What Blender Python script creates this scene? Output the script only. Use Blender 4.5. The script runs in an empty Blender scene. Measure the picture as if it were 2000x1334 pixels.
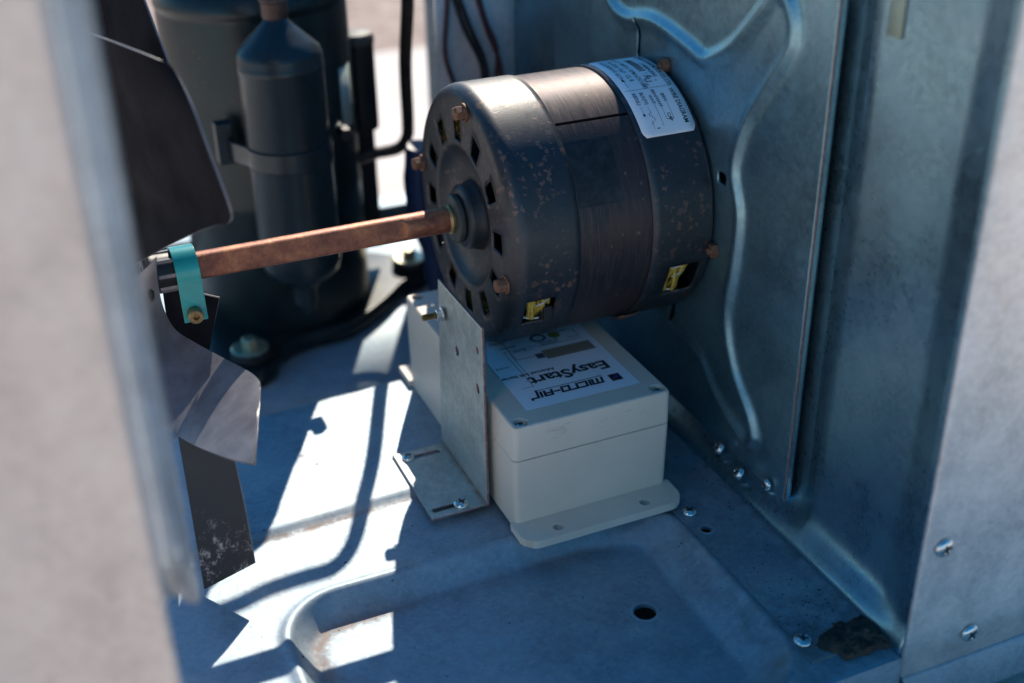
import bpy, bmesh, math, random
from math import sin, cos, pi, radians, hypot, atan2, sqrt
from mathutils import Vector, Matrix, noise

random.seed(7)
S = 0.01                       # everything below is written in centimetres
C = bpy.context.scene.collection
sc = bpy.context.scene

# ------------------------------------------------------------------ camera
cam_d = bpy.data.cameras.new("camera")
cam = bpy.data.objects.new("camera", cam_d)
C.objects.link(cam)
RT = Vector((0.91686685, -0.39884347, -0.01670555))
UP = Vector((0.20620455, 0.4373629, 0.87532473))
FW = Vector((0.34181116, 0.80600098, -0.48324688))
M = Matrix((RT, UP, -FW)).transposed().to_4x4()
M.translation = Vector((-21.639, -51.114, 43.240)) * S
cam.matrix_world = M
cam_d.sensor_width = 36.0
cam_d.lens = 2349.03 / 2000 * 36
cam_d.clip_start = 0.02
cam_d.clip_end = 500
cam_d.dof.use_dof = True
cam_d.dof.focus_distance = 0.675
cam_d.dof.aperture_fstop = 3.8
cam_d.dof.aperture_blades = 9
sc.camera = cam

# ------------------------------------------------------------------ light
SUN = Vector((0.535, 1.07, 1.0)).normalized()
sun_d = bpy.data.lights.new("sun", "SUN")
sun_d.energy = 3.2
sun_d.angle = radians(0.5)
sun_d.color = (1.0, 0.90, 0.76)
sun = bpy.data.objects.new("sun", sun_d)
C.objects.link(sun)
sun.rotation_euler = SUN.to_track_quat('Z', 'Y').to_euler()
w = bpy.data.worlds.new("World")
sc.world = w
w.use_nodes = True
nt = w.node_tree
bg = nt.nodes["Background"]
sky = nt.nodes.new("ShaderNodeTexSky")
sky.sky_type = 'NISHITA'
sky.sun_disc = False
sky.sun_elevation = math.asin(SUN.z)
sky.sun_rotation = atan2(SUN.x, SUN.y)
sky.air_density = 1.0
sky.dust_density = 0.2
sky.ozone_density = 6.0
hsv = nt.nodes.new("ShaderNodeHueSaturation")
hsv.inputs["Saturation"].default_value = 1.28
hsv.inputs["Hue"].default_value = 0.49
nt.links.new(sky.outputs[0], hsv.inputs["Color"])
nt.links.new(hsv.outputs[0], bg.inputs[0])
bg.inputs[1].default_value = 0.077
sc.view_settings.view_transform = 'Standard'
sc.view_settings.look = 'None'
sc.view_settings.exposure = 1.0
sc.view_settings.gamma = 1.0
sc.cycles.max_bounces = 10
sc.cycles.use_denoising = True

# ------------------------------------------------------------------ materials
MATS = {}


def nmat(name):
    m = bpy.data.materials.new(name)
    m.use_nodes = True
    n = m.node_tree.nodes
    b = n["Principled BSDF"]
    MATS[name] = m
    return m, m.node_tree, b


def texco(t, scale=1.0, obj=True):
    tc = t.nodes.new("ShaderNodeTexCoord")
    mp = t.nodes.new("ShaderNodeMapping")
    mp.inputs["Scale"].default_value = (scale, scale, scale) if not isinstance(scale, tuple) else scale
    t.links.new(tc.outputs["Object"], mp.inputs[0])
    return mp.outputs[0]


def noise_n(t, vec, scale, detail=4, rough=.6):
    n = t.nodes.new("ShaderNodeTexNoise")
    n.inputs["Scale"].default_value = scale
    n.inputs["Detail"].default_value = detail
    n.inputs["Roughness"].default_value = rough
    t.links.new(vec, n.inputs["Vector"])
    return n.outputs["Fac"]


def ramp(t, fac, stops):
    r = t.nodes.new("ShaderNodeValToRGB")
    els = r.color_ramp.elements
    while len(els) < len(stops):
        els.new(.5)
    for e, (p, c) in zip(els, stops):
        e.position = p
        e.color = (*c, 1) if len(c) == 3 else c
    t.links.new(fac, r.inputs[0])
    return r.outputs[0]


def g(v):
    return (v, v, v)


def mix(t, fac, a, b):
    m = t.nodes.new("ShaderNodeMix")
    m.data_type = 'RGBA'
    for inp, v in ((m.inputs[0], fac), (m.inputs[6], a), (m.inputs[7], b)):
        if isinstance(v, (int, float)):
            inp.default_value = v
        elif isinstance(v, tuple):
            inp.default_value = (*v, 1)
        else:
            t.links.new(v, inp)
    return m.outputs[2]


def math_n(t, op, a, b=0.0):
    m = t.nodes.new("ShaderNodeMath")
    m.operation = op
    for i, v in enumerate((a, b)):
        if isinstance(v, (int, float)):
            m.inputs[i].default_value = v
        else:
            t.links.new(v, m.inputs[i])
    m.use_clamp = op in ('MULTIPLY', 'ADD', 'SUBTRACT')
    return m.outputs[0]


def bump(t, b, h, strength=.3, dist=.0005):
    n = t.nodes.new("ShaderNodeBump")
    n.inputs["Strength"].default_value = strength
    n.inputs["Distance"].default_value = dist
    t.links.new(h, n.inputs["Height"])
    t.links.new(n.outputs[0], b.inputs["Normal"])


def simple(name, col, rough=.5, metal=0., var=.15, scale=60, bs=.15, coat=0):
    m, t, b = nmat(name)
    v = texco(t)
    f = noise_n(t, v, scale, 6, .65)
    lo = tuple(c * (1 - var) for c in col)
    hi = tuple(min(1, c * (1 + var)) for c in col)
    t.links.new(ramp(t, f, [(.3, lo), (.7, hi)]), b.inputs["Base Color"])
    b.inputs["Metallic"].default_value = metal
    f2 = noise_n(t, v, scale * .4, 5)
    t.links.new(ramp(t, f2, [(.3, g(rough * .85)), (.75, g(min(1, rough * 1.2)))]), b.inputs["Roughness"])
    if bs:
        f3 = noise_n(t, v, scale * 12, 3)
        bump(t, b, f3, bs, .0002)
    b.inputs["Coat Weight"].default_value = coat
    return m


def galv(name, col=(.55, .57, .57), rough=.38, metal=.8, rust=False, white=.25, warm=0.):
    """zinc coated steel: spangle, water marks, white bloom, optional painted-in rust mask"""
    m, t, b = nmat(name)
    v = texco(t)
    vo = t.nodes.new("ShaderNodeTexVoronoi")
    vo.inputs["Scale"].default_value = 420
    t.links.new(v, vo.inputs["Vector"])
    sp = t.nodes.new("ShaderNodeSeparateColor")
    t.links.new(vo.outputs["Color"], sp.inputs[0])
    f = noise_n(t, v, 26, 8, .65)
    f1 = noise_n(t, v, 700, 4, .7)
    a = math_n(t, 'ADD', math_n(t, 'MULTIPLY', sp.outputs[0], .12), math_n(t, 'MULTIPLY', f, .72))
    a = math_n(t, 'ADD', a, math_n(t, 'MULTIPLY', f1, .22))
    c0 = ramp(t, a, [(.34, tuple(x * .72 for x in col)), (.55, col), (.78, tuple(min(1, x * 1.22) for x in col))])
    # white oxide bloom / dirt film, a little diffuse
    f2 = noise_n(t, v, 11, 9, .72)
    bl = ramp(t, f2, [(.5, g(0)), (.62, g(1))])
    c1 = mix(t, math_n(t, 'MULTIPLY', bl, white), c0, (.62, .60, .57))
    met = math_n(t, 'SUBTRACT', metal, math_n(t, 'MULTIPLY', bl, white * .5))
    ro = math_n(t, 'ADD', math_n(t, 'MULTIPLY', f, .22), rough - .08)
    ro = math_n(t, 'ADD', ro, math_n(t, 'MULTIPLY', sp.outputs[1], .08))
    if rust:
        at = t.nodes.new("ShaderNodeAttribute")
        at.attribute_name = "rust"
        f3 = noise_n(t, v, 130, 8, .75)
        rm = math_n(t, 'MULTIPLY', at.outputs["Fac"], ramp(t, f3, [(.34, g(.1)), (.62, g(1))]))
        c1 = mix(t, rm, c1, ramp(t, f3, [(.35, (.14, .055, .02)), (.7, (.42, .22, .09))]))
        met = math_n(t, 'SUBTRACT', met, rm)
        ro = math_n(t, 'ADD', ro, math_n(t, 'MULTIPLY', rm, .4))
        at2 = t.nodes.new("ShaderNodeAttribute")
        at2.attribute_name = "grime"
        f4 = noise_n(t, v, 60, 10, .75)
        gm = math_n(t, 'MULTIPLY', at2.outputs["Fac"], ramp(t, f4, [(.36, g(0)), (.6, g(1))]))
        c1 = mix(t, gm, c1, (.13, .12, .12))
        met = math_n(t, 'SUBTRACT', met, math_n(t, 'MULTIPLY', gm, .5))
    t.links.new(c1, b.inputs["Base Color"])
    t.links.new(met, b.inputs["Metallic"])
    t.links.new(ro, b.inputs["Roughness"])
    bump(t, b, math_n(t, 'ADD', math_n(t, 'MULTIPLY', f1, .5), math_n(t, 'MULTIPLY', f, .5)), .12, .0004)
    return m


M_floor = galv("galv_base", (.35, .43, .49), .56, .80, rust=True, white=.3)
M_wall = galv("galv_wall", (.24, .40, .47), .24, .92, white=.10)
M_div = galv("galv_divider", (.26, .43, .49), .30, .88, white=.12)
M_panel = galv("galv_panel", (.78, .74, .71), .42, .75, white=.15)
M_brk = galv("galv_bracket", (.58, .62, .56), .40, .80, rust=True, white=.2)
M_post = galv("post_panel_steel", (.88, .69, .58), .50, .35, white=.1)
M_flange = galv("galv_flange", (.60, .66, .72), .26, .95, white=.08)
M_back = galv("galv_back", (.70, .66, .63), .6, .15, white=.4)
M_edge = simple("rusty_cut_edge", (.30, .17, .15), .7, .3, .5, 300)


def motor_paint(name, base=(.018, .022, .028), rough=.36, spots=1.0):
    m, t, b = nmat(name)
    v = texco(t)
    f = noise_n(t, v, 55, 9, .7)
    c = ramp(t, f, [(.3, tuple(x * .7 for x in base)), (.7, tuple(x * 1.7 for x in base))])
    # rust freckles
    vo = t.nodes.new("ShaderNodeTexVoronoi")
    vo.inputs["Scale"].default_value = 260
    vo.inputs["Randomness"].default_value = 1
    nz = t.nodes.new("ShaderNodeTexNoise")
    nz.inputs["Scale"].default_value = 420
    nz.inputs["Detail"].default_value = 5
    t.links.new(v, nz.inputs["Vector"])
    vm = t.nodes.new("ShaderNodeVectorMath")
    vm.operation = 'MULTIPLY_ADD'
    vm.inputs[1].default_value = (.006, .006, .006)
    t.links.new(nz.outputs["Color"], vm.inputs[0])
    t.links.new(v, vm.inputs[2])
    t.links.new(vm.outputs[0], vo.inputs["Vector"])
    sp = t.nodes.new("ShaderNodeSeparateColor")
    t.links.new(vo.outputs["Color"], sp.inputs[0])
    near = math_n(t, 'SUBTRACT', math_n(t, 'MULTIPLY', sp.outputs[0], .55), vo.outputs["Distance"])
    zone = ramp(t, noise_n(t, v, 28, 4), [(.42, g(0)), (.60, g(1))])
    sm = math_n(t, 'MULTIPLY', ramp(t, near, [(0., g(0)), (.10, g(1))]), zone)
    vo2 = t.nodes.new("ShaderNodeTexVoronoi")
    vo2.inputs["Scale"].default_value = 95
    t.links.new(vm.outputs[0], vo2.inputs["Vector"])
    sp2 = t.nodes.new("ShaderNodeSeparateColor")
    t.links.new(vo2.outputs["Color"], sp2.inputs[0])
    near2 = math_n(t, 'SUBTRACT', math_n(t, 'MULTIPLY', sp2.outputs[0], .30), vo2.outputs["Distance"])
    sm2 = math_n(t, 'MULTIPLY', ramp(t, near2, [(0., g(0)), (.22, g(1))]), ramp(t, noise_n(t, v, 18, 3), [(.5, g(0)), (.62, g(1))]))
    sm = math_n(t, 'ADD', sm, sm2)
    sm = math_n(t, 'MULTIPLY', sm, .75 * spots)
    c = mix(t, sm, c, (.20, .10, .062))
    t.links.new(c, b.inputs["Base Color"])
    dustf = noise_n(t, v, 90, 10, .8)
    t.links.new(ramp(t, dustf, [(.3, g(rough * .8)), (.7, g(rough * 1.35))]), b.inputs["Roughness"])
    b.inputs["Metallic"].default_value = .15
    b.inputs["Specular IOR Level"].default_value = .85
    bump(t, b, math_n(t, 'ADD', noise_n(t, v, 900, 3), sm), .18, .0003)
    return m


M_cap = motor_paint("motor_black_paint", (.012, .014, .018), .43, .9)
M_comp = simple("compressor_black_paint", (.010, .020, .021), .32, .1, .3, 40, .25)
M_acc = simple("accumulator_paint", (.017, .028, .034), .34, .15, .25, 35, .15)
M_blackm = simple("dull_black_metal", (.015, .016, .018), .5, .2, .3, 90)
M_rubber = simple("black_rubber", (.018, .018, .019), .75, 0, .3, 120)
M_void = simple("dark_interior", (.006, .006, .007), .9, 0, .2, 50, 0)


def core_mat():
    m, t, b = nmat("laminated_core_steel")
    v = texco(t, (1, 1, 1))
    wv = t.nodes.new("ShaderNodeTexWave")
    wv.wave_type = 'BANDS'
    wv.bands_direction = 'X'
    wv.inputs["Scale"].default_value = 520
    wv.inputs["Distortion"].default_value = .6
    t.links.new(v, wv.inputs["Vector"])
    f = noise_n(t, texco(t, (14, 1, 1)), 60, 8, .75)
    f2 = noise_n(t, v, 22, 6, .7)
    c = ramp(t, f, [(.30, (.020, .021, .027)), (.5, (.050, .044, .048)), (.64, (.11, .068, .064)), (.78, (.20, .17, .155))])
    c = mix(t, math_n(t, 'MULTIPLY', ramp(t, f2, [(.42, g(0)), (.58, g(1))]), .6), c, (.085, .055, .052))
    vo = t.nodes.new("ShaderNodeTexVoronoi")
    vo.inputs["Scale"].default_value = 230
    t.links.new(v, vo.inputs["Vector"])
    sp = t.nodes.new("ShaderNodeSeparateColor")
    t.links.new(vo.outputs["Color"], sp.inputs[0])
    near = math_n(t, 'MULTIPLY', math_n(t, 'SUBTRACT', math_n(t, 'MULTIPLY', sp.outputs[0], .32), vo.outputs["Distance"]), ramp(t, f2, [(.45, g(0)), (.6, g(1))]))
    c = mix(t, math_n(t, 'MULTIPLY', ramp(t, near, [(0., g(0)), (.1, g(1))]), .5), c, (.30, .20, .11))
    t.links.new(c, b.inputs["Base Color"])
    b.inputs["Metallic"].default_value = .55
    t.links.new(ramp(t, f, [(.3, g(.36)), (.7, g(.5))]), b.inputs["Roughness"])
    bump(t, b, math_n(t, 'ADD', math_n(t, 'MULTIPLY', wv.outputs["Fac"], .6), math_n(t, 'MULTIPLY', f, .4)), .35, .0003)
    return m


M_core = core_mat()


def rust_mat(name, stops, rough=.65, metal=.25, sc_=180):
    m, t, b = nmat(name)
    v = texco(t)
    f = noise_n(t, v, sc_, 10, .75)
    f2 = noise_n(t, v, sc_ * .18, 4, .6)
    a = math_n(t, 'ADD', math_n(t, 'MULTIPLY', f, .55), math_n(t, 'MULTIPLY', f2, .45))
    t.links.new(ramp(t, a, stops), b.inputs["Base Color"])
    b.inputs["Metallic"].default_value = metal
    t.links.new(ramp(t, f, [(.3, g(rough * .75)), (.7, g(rough * 1.15))]), b.inputs["Roughness"])
    bump(t, b, f, .5, .0006)
    return m


M_shaft = rust_mat("rusty_shaft", [(.36, (.11, .035, .028)), (.48, (.24, .085, .05)), (.58, (.40, .16, .075)), (.7, (.56, .31, .17))], .5, .4, 200)
M_rust = rust_mat("rusty_bolt", [(.35, (.09, .04, .025)), (.5, (.20, .095, .055)), (.7, (.34, .20, .13))], .65, .3, 300)
M_brass = rust_mat("brassy_thread", [(.35, (.16, .11, .05)), (.6, (.45, .33, .16))], .4, .8, 300)
M_collar = simple("collar_grey", (.075, .08, .075), .55, .4, .35, 200, .4)
M_hubrub = simple("hub_boot_black", (.020, .026, .032), .42, 0, .3, 80)
M_zinc = simple("zinc_screw", (.68, .69, .68), .25, .95, .15, 200, .1)
M_dark_recess = simple("screw_cross_dark", (.05, .05, .05), .6, .5, .2, 200, 0)
M_teal = simple("teal_band_paint", (.012, .30, .30), .32, .1, .12, 90, .1, .3)
M_grey_plastic = simple("enclosure_grey_plastic", (.70, .61, .50), .40, 0, .05, 18, .12)
M_seam = simple("enclosure_seam", (.02, .02, .018), .8, 0, .1, 50, 0)
M_white = simple("label_white", (.86, .87, .90), .45, 0, .03, 30, .05)
M_ink = simple("label_ink", (.012, .012, .014), .5, 0, .1, 50, 0)
M_ink2 = simple("label_ink_faint", (.10, .11, .14), .6, 0, .1, 50, 0)
M_inkred = simple("label_ink_red", (.50, .09, .06), .5, 0, .1, 50, 0)
M_inkyel = simple("label_ink_yellow", (.30, .28, .05), .5, 0, .1, 50, 0)
M_inkblue = simple("label_ink_blue", (.03, .06, .35), .5, 0, .1, 50, 0)
M_tan = simple("label_tan_patch", (.27, .24, .18), .4, 0, .08, 60, 0)
M_blade = simple("fan_blade_paint", (.008, .008, .011), .8, .0, .35, 60, .3)
M_blade.node_tree.nodes["Principled BSDF"].inputs["Specular IOR Level"].default_value = .08
M_blade_scr = simple("fan_blade_scratched", (.014, .016, .020), .55, .1, .4, 60, .3)
_t = M_blade_scr.node_tree
_b = _t.nodes["Principled BSDF"]
_v = texco(_t, (1, 1, 1))
_f = noise_n(_t, _v, 150, 9, .8)
_z = noise_n(_t, _v, 24, 3, .5)
_sx = _t.nodes.new("ShaderNodeSeparateXYZ")
_t.links.new(_v, _sx.inputs[0])
_zz = math_n(_t, 'MULTIPLY', math_n(_t, 'SUBTRACT', -.108, _sx.outputs[2]), 60)
_m = math_n(_t, 'MULTIPLY', _zz, ramp(_t, _f, [(.53, g(0)), (.62, g(1))]))
_c = mix(_t, _m, (.014, .016, .020), (.35, .33, .33))
_t.links.new(_c, _b.inputs["Base Color"])
M_bladewornlit = simple("fan_blade_worn_sunlit", (.17, .163, .175), .42, .25, .35, 45, .4)  # worn rims and hub fingers; also paints the sunlight on one blade
M_copper_wire = rust_mat("enamelled_winding", [(.3, (.45, .26, .04)), (.55, (.85, .58, .10)), (.75, (.95, .75, .28))], .35, .3, 500)
M_string = simple("lacing_cord", (.62, .58, .50), .6, 0, .1, 200)
M_wirep = simple("wire_maroon", (.06, .018, .028), .4, 0, .2, 50, .05)
M_wireb = simple("wire_black", (.012, .012, .016), .4, 0, .2, 50, .05)
M_blue = simple("blue_hose", (.010, .03, .10), .4, 0, .15, 40, .1)
M_pipe = simple("dark_pipe", (.045, .035, .030), .45, .5, .35, 70, .2)
M_copper = rust_mat("tarnished_copper", [(.35, (.05, .03, .028)), (.55, (.11, .07, .06)), (.7, (.20, .15, .13))], .5, .5, 120)
M_dirt = rust_mat("wet_dirt", [(.35, (.014, .010, .007)), (.52, (.055, .036, .024)), (.68, (.14, .10, .07))], .9, 0, 90)
M_yelzinc = simple("yellow_zinc", (.55, .52, .36), .35, .85, .15, 120, .1)
M_labgreen = simple("label_green_white", (.42, .50, .46), .5, 0, .2, 120, 0)
M_labyel = simple("sticker_pale_yellow", (.40, .43, .32), .5, 0, .1, 120, 0)


def ground_mat(name, stops, s1, bs):
    m, t, b = nmat(name)
    v = texco(t)
    f = noise_n(t, v, s1, 10, .7)
    f2 = noise_n(t, v, s1 * .1, 4)
    a = math_n(t, 'ADD', math_n(t, 'MULTIPLY', f, .6), math_n(t, 'MULTIPLY', f2, .4))
    t.links.new(ramp(t, a, stops), b.inputs["Base Color"])
    b.inputs["Roughness"].default_value = .92
    bump(t, b, f, bs, .004)
    return m


M_gravel = ground_mat("reddish_gravel", [(.35, (.22, .15, .12)), (.5, (.42, .31, .26)), (.65, (.56, .45, .39))], 30, .8)
M_pad = ground_mat("pale_concrete", [(.3, (.68, .60, .53)), (.7, (.82, .74, .67))], 14, .2)

# ------------------------------------------------------------------ mesh helpers


class MB:
    def __init__(s):
        s.v = []
        s.f = []
        s.attr = {}

    def add(s, vs, fs):
        o = len(s.v)
        s.v += [tuple(x) for x in vs]
        s.f += [tuple(i + o for i in f) for f in fs]
        return s

    def box(s, a, b):
        x0, y0, z0 = a
        x1, y1, z1 = b
        return s.add([(x0, y0, z0), (x1, y0, z0), (x1, y1, z0), (x0, y1, z0), (x0, y0, z1), (x1, y0, z1), (x1, y1, z1), (x0, y1, z1)],
                     [(0, 3, 2, 1), (4, 5, 6, 7), (0, 1, 5, 4), (1, 2, 6, 5), (2, 3, 7, 6), (3, 0, 4, 7)])

    def lathe(s, prof, c, axis='Z', n=48, a0=0, cap0=False, cap1=False):
        """prof: list of (r, h) revolved round axis through c"""
        vs = []
        for r, h in prof:
            for i in range(n):
                a = 2 * pi * i / n + a0
                if axis == 'Z':
                    vs.append((c[0] + r * cos(a), c[1] + r * sin(a), c[2] + h))
                elif axis == 'X':
                    vs.append((c[0] + h, c[1] - r * cos(a), c[2] + r * sin(a)))
                else:
                    vs.append((c[0] + r * cos(a), c[1] + h, c[2] - r * sin(a)))
        fs = []
        for k in range(len(prof) - 1):
            for i in range(n):
                j = (i + 1) % n
                fs.append((k * n + i, k * n + j, (k + 1) * n + j, (k + 1) * n + i))
        if cap0:
            fs.append(tuple(range(n - 1, -1, -1)))
        if cap1:
            fs.append(tuple((len(prof) - 1) * n + i for i in range(n)))
        return s.add(vs, fs)

    def tube(s, path, r, n=10, caps=True):
        P = [Vector(p) for p in path]
        rs = r if isinstance(r, (list, tuple)) else [r] * len(P)
        t0 = (P[1] - P[0]).normalized()
        nrm = t0.orthogonal().normalized()
        vs = []
        for k, p in enumerate(P):
            if k == 0:
                t = t0
            elif k == len(P) - 1:
                t = (P[k] - P[k - 1]).normalized()
            else:
                t = ((P[k + 1] - p).normalized() + (p - P[k - 1]).normalized()).normalized()
            nrm = (nrm - t * nrm.dot(t)).normalized()
            bn = t.cross(nrm)
            for i in range(n):
                a = 2 * pi * i / n
                vs.append(p + (nrm * cos(a) + bn * sin(a)) * rs[k])
        fs = []
        for k in range(len(P) - 1):
            for i in range(n):
                j = (i + 1) % n
                fs.append((k * n + i, k * n + j, (k + 1) * n + j, (k + 1) * n + i))
        if caps:
            fs.append(tuple(range(n - 1, -1, -1)))
            fs.append(tuple((len(P) - 1) * n + i for i in range(n)))
        return s.add(vs, fs)

    def grid(s, rows):
        """rows: list of equal length lists of points"""
        n = len(rows[0])
        vs = [p for r in rows for p in r]
        fs = [(k * n + i, k * n + i + 1, (k + 1) * n + i + 1, (k + 1) * n + i) for k in range(len(rows) - 1) for i in range(n - 1)]
        return s.add(vs, fs)

    def prism(s, poly, z0, z1, axis='Z'):
        n = len(poly)

        def P(p, h):
            return (p[0], p[1], h) if axis == 'Z' else ((h, p[0], p[1]) if axis == 'X' else (p[0], h, p[1]))
        vs = [P(p, z0) for p in poly] + [P(p, z1) for p in poly]
        fs = [tuple(range(n - 1, -1, -1)), tuple(range(n, 2 * n))]
        for i in range(n):
            j = (i + 1) % n
            fs.append((i, j, n + j, n + i))
        return s.add(vs, fs)

    def build(s, name, mat, parent=None, solid=0., bevel=0., sharp=35, offset=-1, seg=2, fix=True, mats=None, rim=None):
        me = bpy.data.meshes.new(name)
        org = Vector(parent.get("_o", (0, 0, 0))) if parent else Vector((0, 0, 0))
        me.from_pydata([tuple((Vector(v) - org) * S) for v in s.v], [], s.f)
        me.update()
        if fix:
            bm = bmesh.new()
            bm.from_mesh(me)
            bmesh.ops.recalc_face_normals(bm, faces=bm.faces)
            bm.to_mesh(me)
            bm.free()
        for k, vals in s.attr.items():
            a = me.attributes.new(k, 'FLOAT', 'POINT')
            a.data.foreach_set("value", vals)
        me.polygons.foreach_set("use_smooth", [True] * len(me.polygons))
        if sharp is not None:
            me.set_sharp_from_angle(angle=radians(sharp))
        me.materials.append(mat)
        if rim:
            me.materials.append(rim)
        o = bpy.data.objects.new(name, me)
        C.objects.link(o)
        if solid:
            md = o.modifiers.new("solid", 'SOLIDIFY')
            md.thickness = solid * S
            md.offset = offset
            if rim:
                md.material_offset_rim = 1
        if bevel:
            md = o.modifiers.new("bevel", 'BEVEL')
            md.width = bevel * S
            md.segments = seg
            md.limit_method = 'ANGLE'
            md.angle_limit = radians(40)
            md.harden_normals = True
        if parent:
            o.parent = parent
        return o


def thing(name, label, cat, loc=(0, 0, 0), group=None):
    o = bpy.data.objects.new(name, None)
    C.objects.link(o)
    o.empty_display_size = .01
    o.location = Vector(loc) * S
    o["_o"] = tuple(float(x) for x in loc)
    o["label"] = label
    o["category"] = cat
    if group:
        o["group"] = group
    return o


def tag(o, label, cat, group=None, kind=None):
    if kind:
        o["kind"] = kind
    if label:
        o["label"] = label
    if cat:
        o["category"] = cat
    if group:
        o["group"] = group
    return o


def smooth(a, b, x):
    t = max(0., min(1., (x - a) / (b - a)))
    return t * t * (3 - 2 * t)


def catmull(P, n=8):
    P = [Vector(p) for p in P]
    Q = [P[0] * 2 - P[1]] + P + [P[-1] * 2 - P[-2]]
    out = []
    for i in range(1, len(Q) - 2):
        for k in range(n):
            t = k / n
            a, b, c, d = Q[i - 1], Q[i], Q[i + 1], Q[i + 2]
            out.append(.5 * ((2 * b) + (c - a) * t + (2 * a - 5 * b + 4 * c - d) * t * t + (3 * b - a - 3 * c + d) * t ** 3))
    out.append(P[-1])
    return out


def hole_grid(xs, ys, fz, holes, conv):
    """height field grid with real holes; holes = list of sdf functions (x,y)->d"""
    mb = MB()
    sp = abs(xs[1] - xs[0])
    nx = len(xs)
    V = []
    dead = []
    for y in ys:
        for x in xs:
            X, Y = x, y
            dd = False
            for sd in holes:
                d = sd(X, Y)
                if d < -0.55 * sp:
                    dd = True
                    break
                if d < .55 * sp:
                    e = .01
                    gx = (sd(X + e, Y) - sd(X - e, Y)) / (2 * e)
                    gy = (sd(X, Y + e) - sd(X, Y - e)) / (2 * e)
                    L = hypot(gx, gy) or 1
                    X -= d * gx / L
                    Y -= d * gy / L
            dead.append(dd)
            V.append((X, Y))
    F = []
    for j in range(len(ys) - 1):
        for i in range(nx - 1):
            q = (j * nx + i, j * nx + i + 1, (j + 1) * nx + i + 1, (j + 1) * nx + i)
            if not any(dead[k] for k in q):
                F.append(q)
    used = sorted({k for f in F for k in f})
    mp = {k: i for i, k in enumerate(used)}
    mb.v = [conv(V[k][0], V[k][1], fz(*V[k])) for k in used]
    mb.f = [tuple(mp[k] for k in f) for f in F]
    return mb, [V[k] for k in used]


def frange(a, b, st):
    n = max(1, round((b - a) / st))
    return [a + (b - a) * i / n for i in range(n + 1)]


# screws share mesh data: head and cross recess
SCREW = {}


def screw(parent, pos, r=.38, normal=(0, 0, 1), rot=0., mat=None, name="screw", washer=False):
    key = (round(r, 3), washer, (mat or M_zinc).name)
    if key not in SCREW:
        a = MB()
        pr = [(r * 1.0, 0), (r * 1.0, .06), (r * .93, .13), (r * .75, .20), (r * .5, .245), (r * .33, .26)]
        a.lathe(pr + [(r * .30, .17), (.001, .12)], (0, 0, 0), 'Z', 24)
        if washer:
            a.lathe([(r * 1.4, 0), (r * 1.4, .05), (r * .9, .06)], (0, 0, 0), 'Z', 24)
        me = bpy.data.meshes.new("screw_head")
        me.from_pydata([tuple(Vector(v) * S) for v in a.v], [], a.f)
        me.materials.append(mat or M_zinc)
        me.polygons.foreach_set("use_smooth", [True] * len(me.polygons))
        b = MB()
        b.box((-r * .55, -r * .11, .20), (r * .55, r * .11, .262))
        b.box((-r * .11, -r * .55, .20), (r * .11, r * .55, .264))
        mc = bpy.data.meshes.new("cross_recess")
        mc.from_pydata([tuple(Vector(v) * S) for v in b.v], [], b.f)
        mc.materials.append(M_dark_recess)
        SCREW[key] = (me, mc)
    me, mc = SCREW[key]
    o = bpy.data.objects.new(name, me)
    C.objects.link(o)
    o.parent = parent
    org = Vector(parent.get("_o", (0, 0, 0)))
    o.location = (Vector(pos) - org) * S
    q = Vector(normal).normalized().to_track_quat('Z', 'Y').to_matrix() @ Matrix.Rotation(rot, 3, 'Z')
    o.rotation_euler = q.to_euler()
    c = bpy.data.objects.new("cross_recess", mc)
    C.objects.link(c)
    c.parent = o
    return o


def text_mesh(body, size, align='LEFT', extr=0., bold=0., sx=1.0, flip=False):
    """returns (verts 2d, faces) of a line of text, baseline on y=0, in cm"""
    cu = bpy.data.curves.new("t", 'FONT')
    cu.body = body
    cu.size = size
    cu.align_x = align
    cu.resolution_u = 3
    cu.offset = bold
    o = bpy.data.objects.new("t", cu)
    C.objects.link(o)
    dg = bpy.context.evaluated_depsgraph_get()
    me = bpy.data.meshes.new_from_object(o.evaluated_get(dg))
    vs = [((-v.co.x if flip else v.co.x) * sx, v.co.y) for v in me.vertices]
    fs = [tuple(p.vertices) for p in me.polygons]
    bpy.data.objects.remove(o)
    bpy.data.curves.remove(cu)
    bpy.data.meshes.remove(me)
    return vs, fs


# =================================================================== SETTING
gmb = MB()
gmb.grid([[(x, y, -6.4) for x in (-6000, -600, 0, 600, 6000)] for y in (-6000, -600, 0, 600, 6000)])
tag(gmb.build("ground", M_gravel), None, None, kind="structure")
pad = MB()
pad.box((-1500, -2500, -6.3), (1500, 118, -4.6))
tag(pad.build("concrete_pad", M_pad, bevel=.4), None, None, kind="structure")

# =================================================================== BASE PAN
def rr_sdf(x, y, x0, x1, y0, y1, r):
    cx, cy = (x0 + x1) / 2, (y0 + y1) / 2
    qx, qy = abs(x - cx) - (x1 - x0) / 2 + r, abs(y - cy) - (y1 - y0) / 2 + r
    return hypot(max(qx, 0), max(qy, 0)) + min(max(qx, qy), 0) - r


def lin(a, b, x):
    t = (x - a) / (b - a)
    e = .12
    if t <= -e or t >= 1 + e:
        return 0. if t < .5 else 1.
    if t < e:
        return (t + e) ** 2 / (4 * e)
    if t > 1 - e:
        return 1 - (1 + e - t) ** 2 / (4 * e)
    return t


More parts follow.
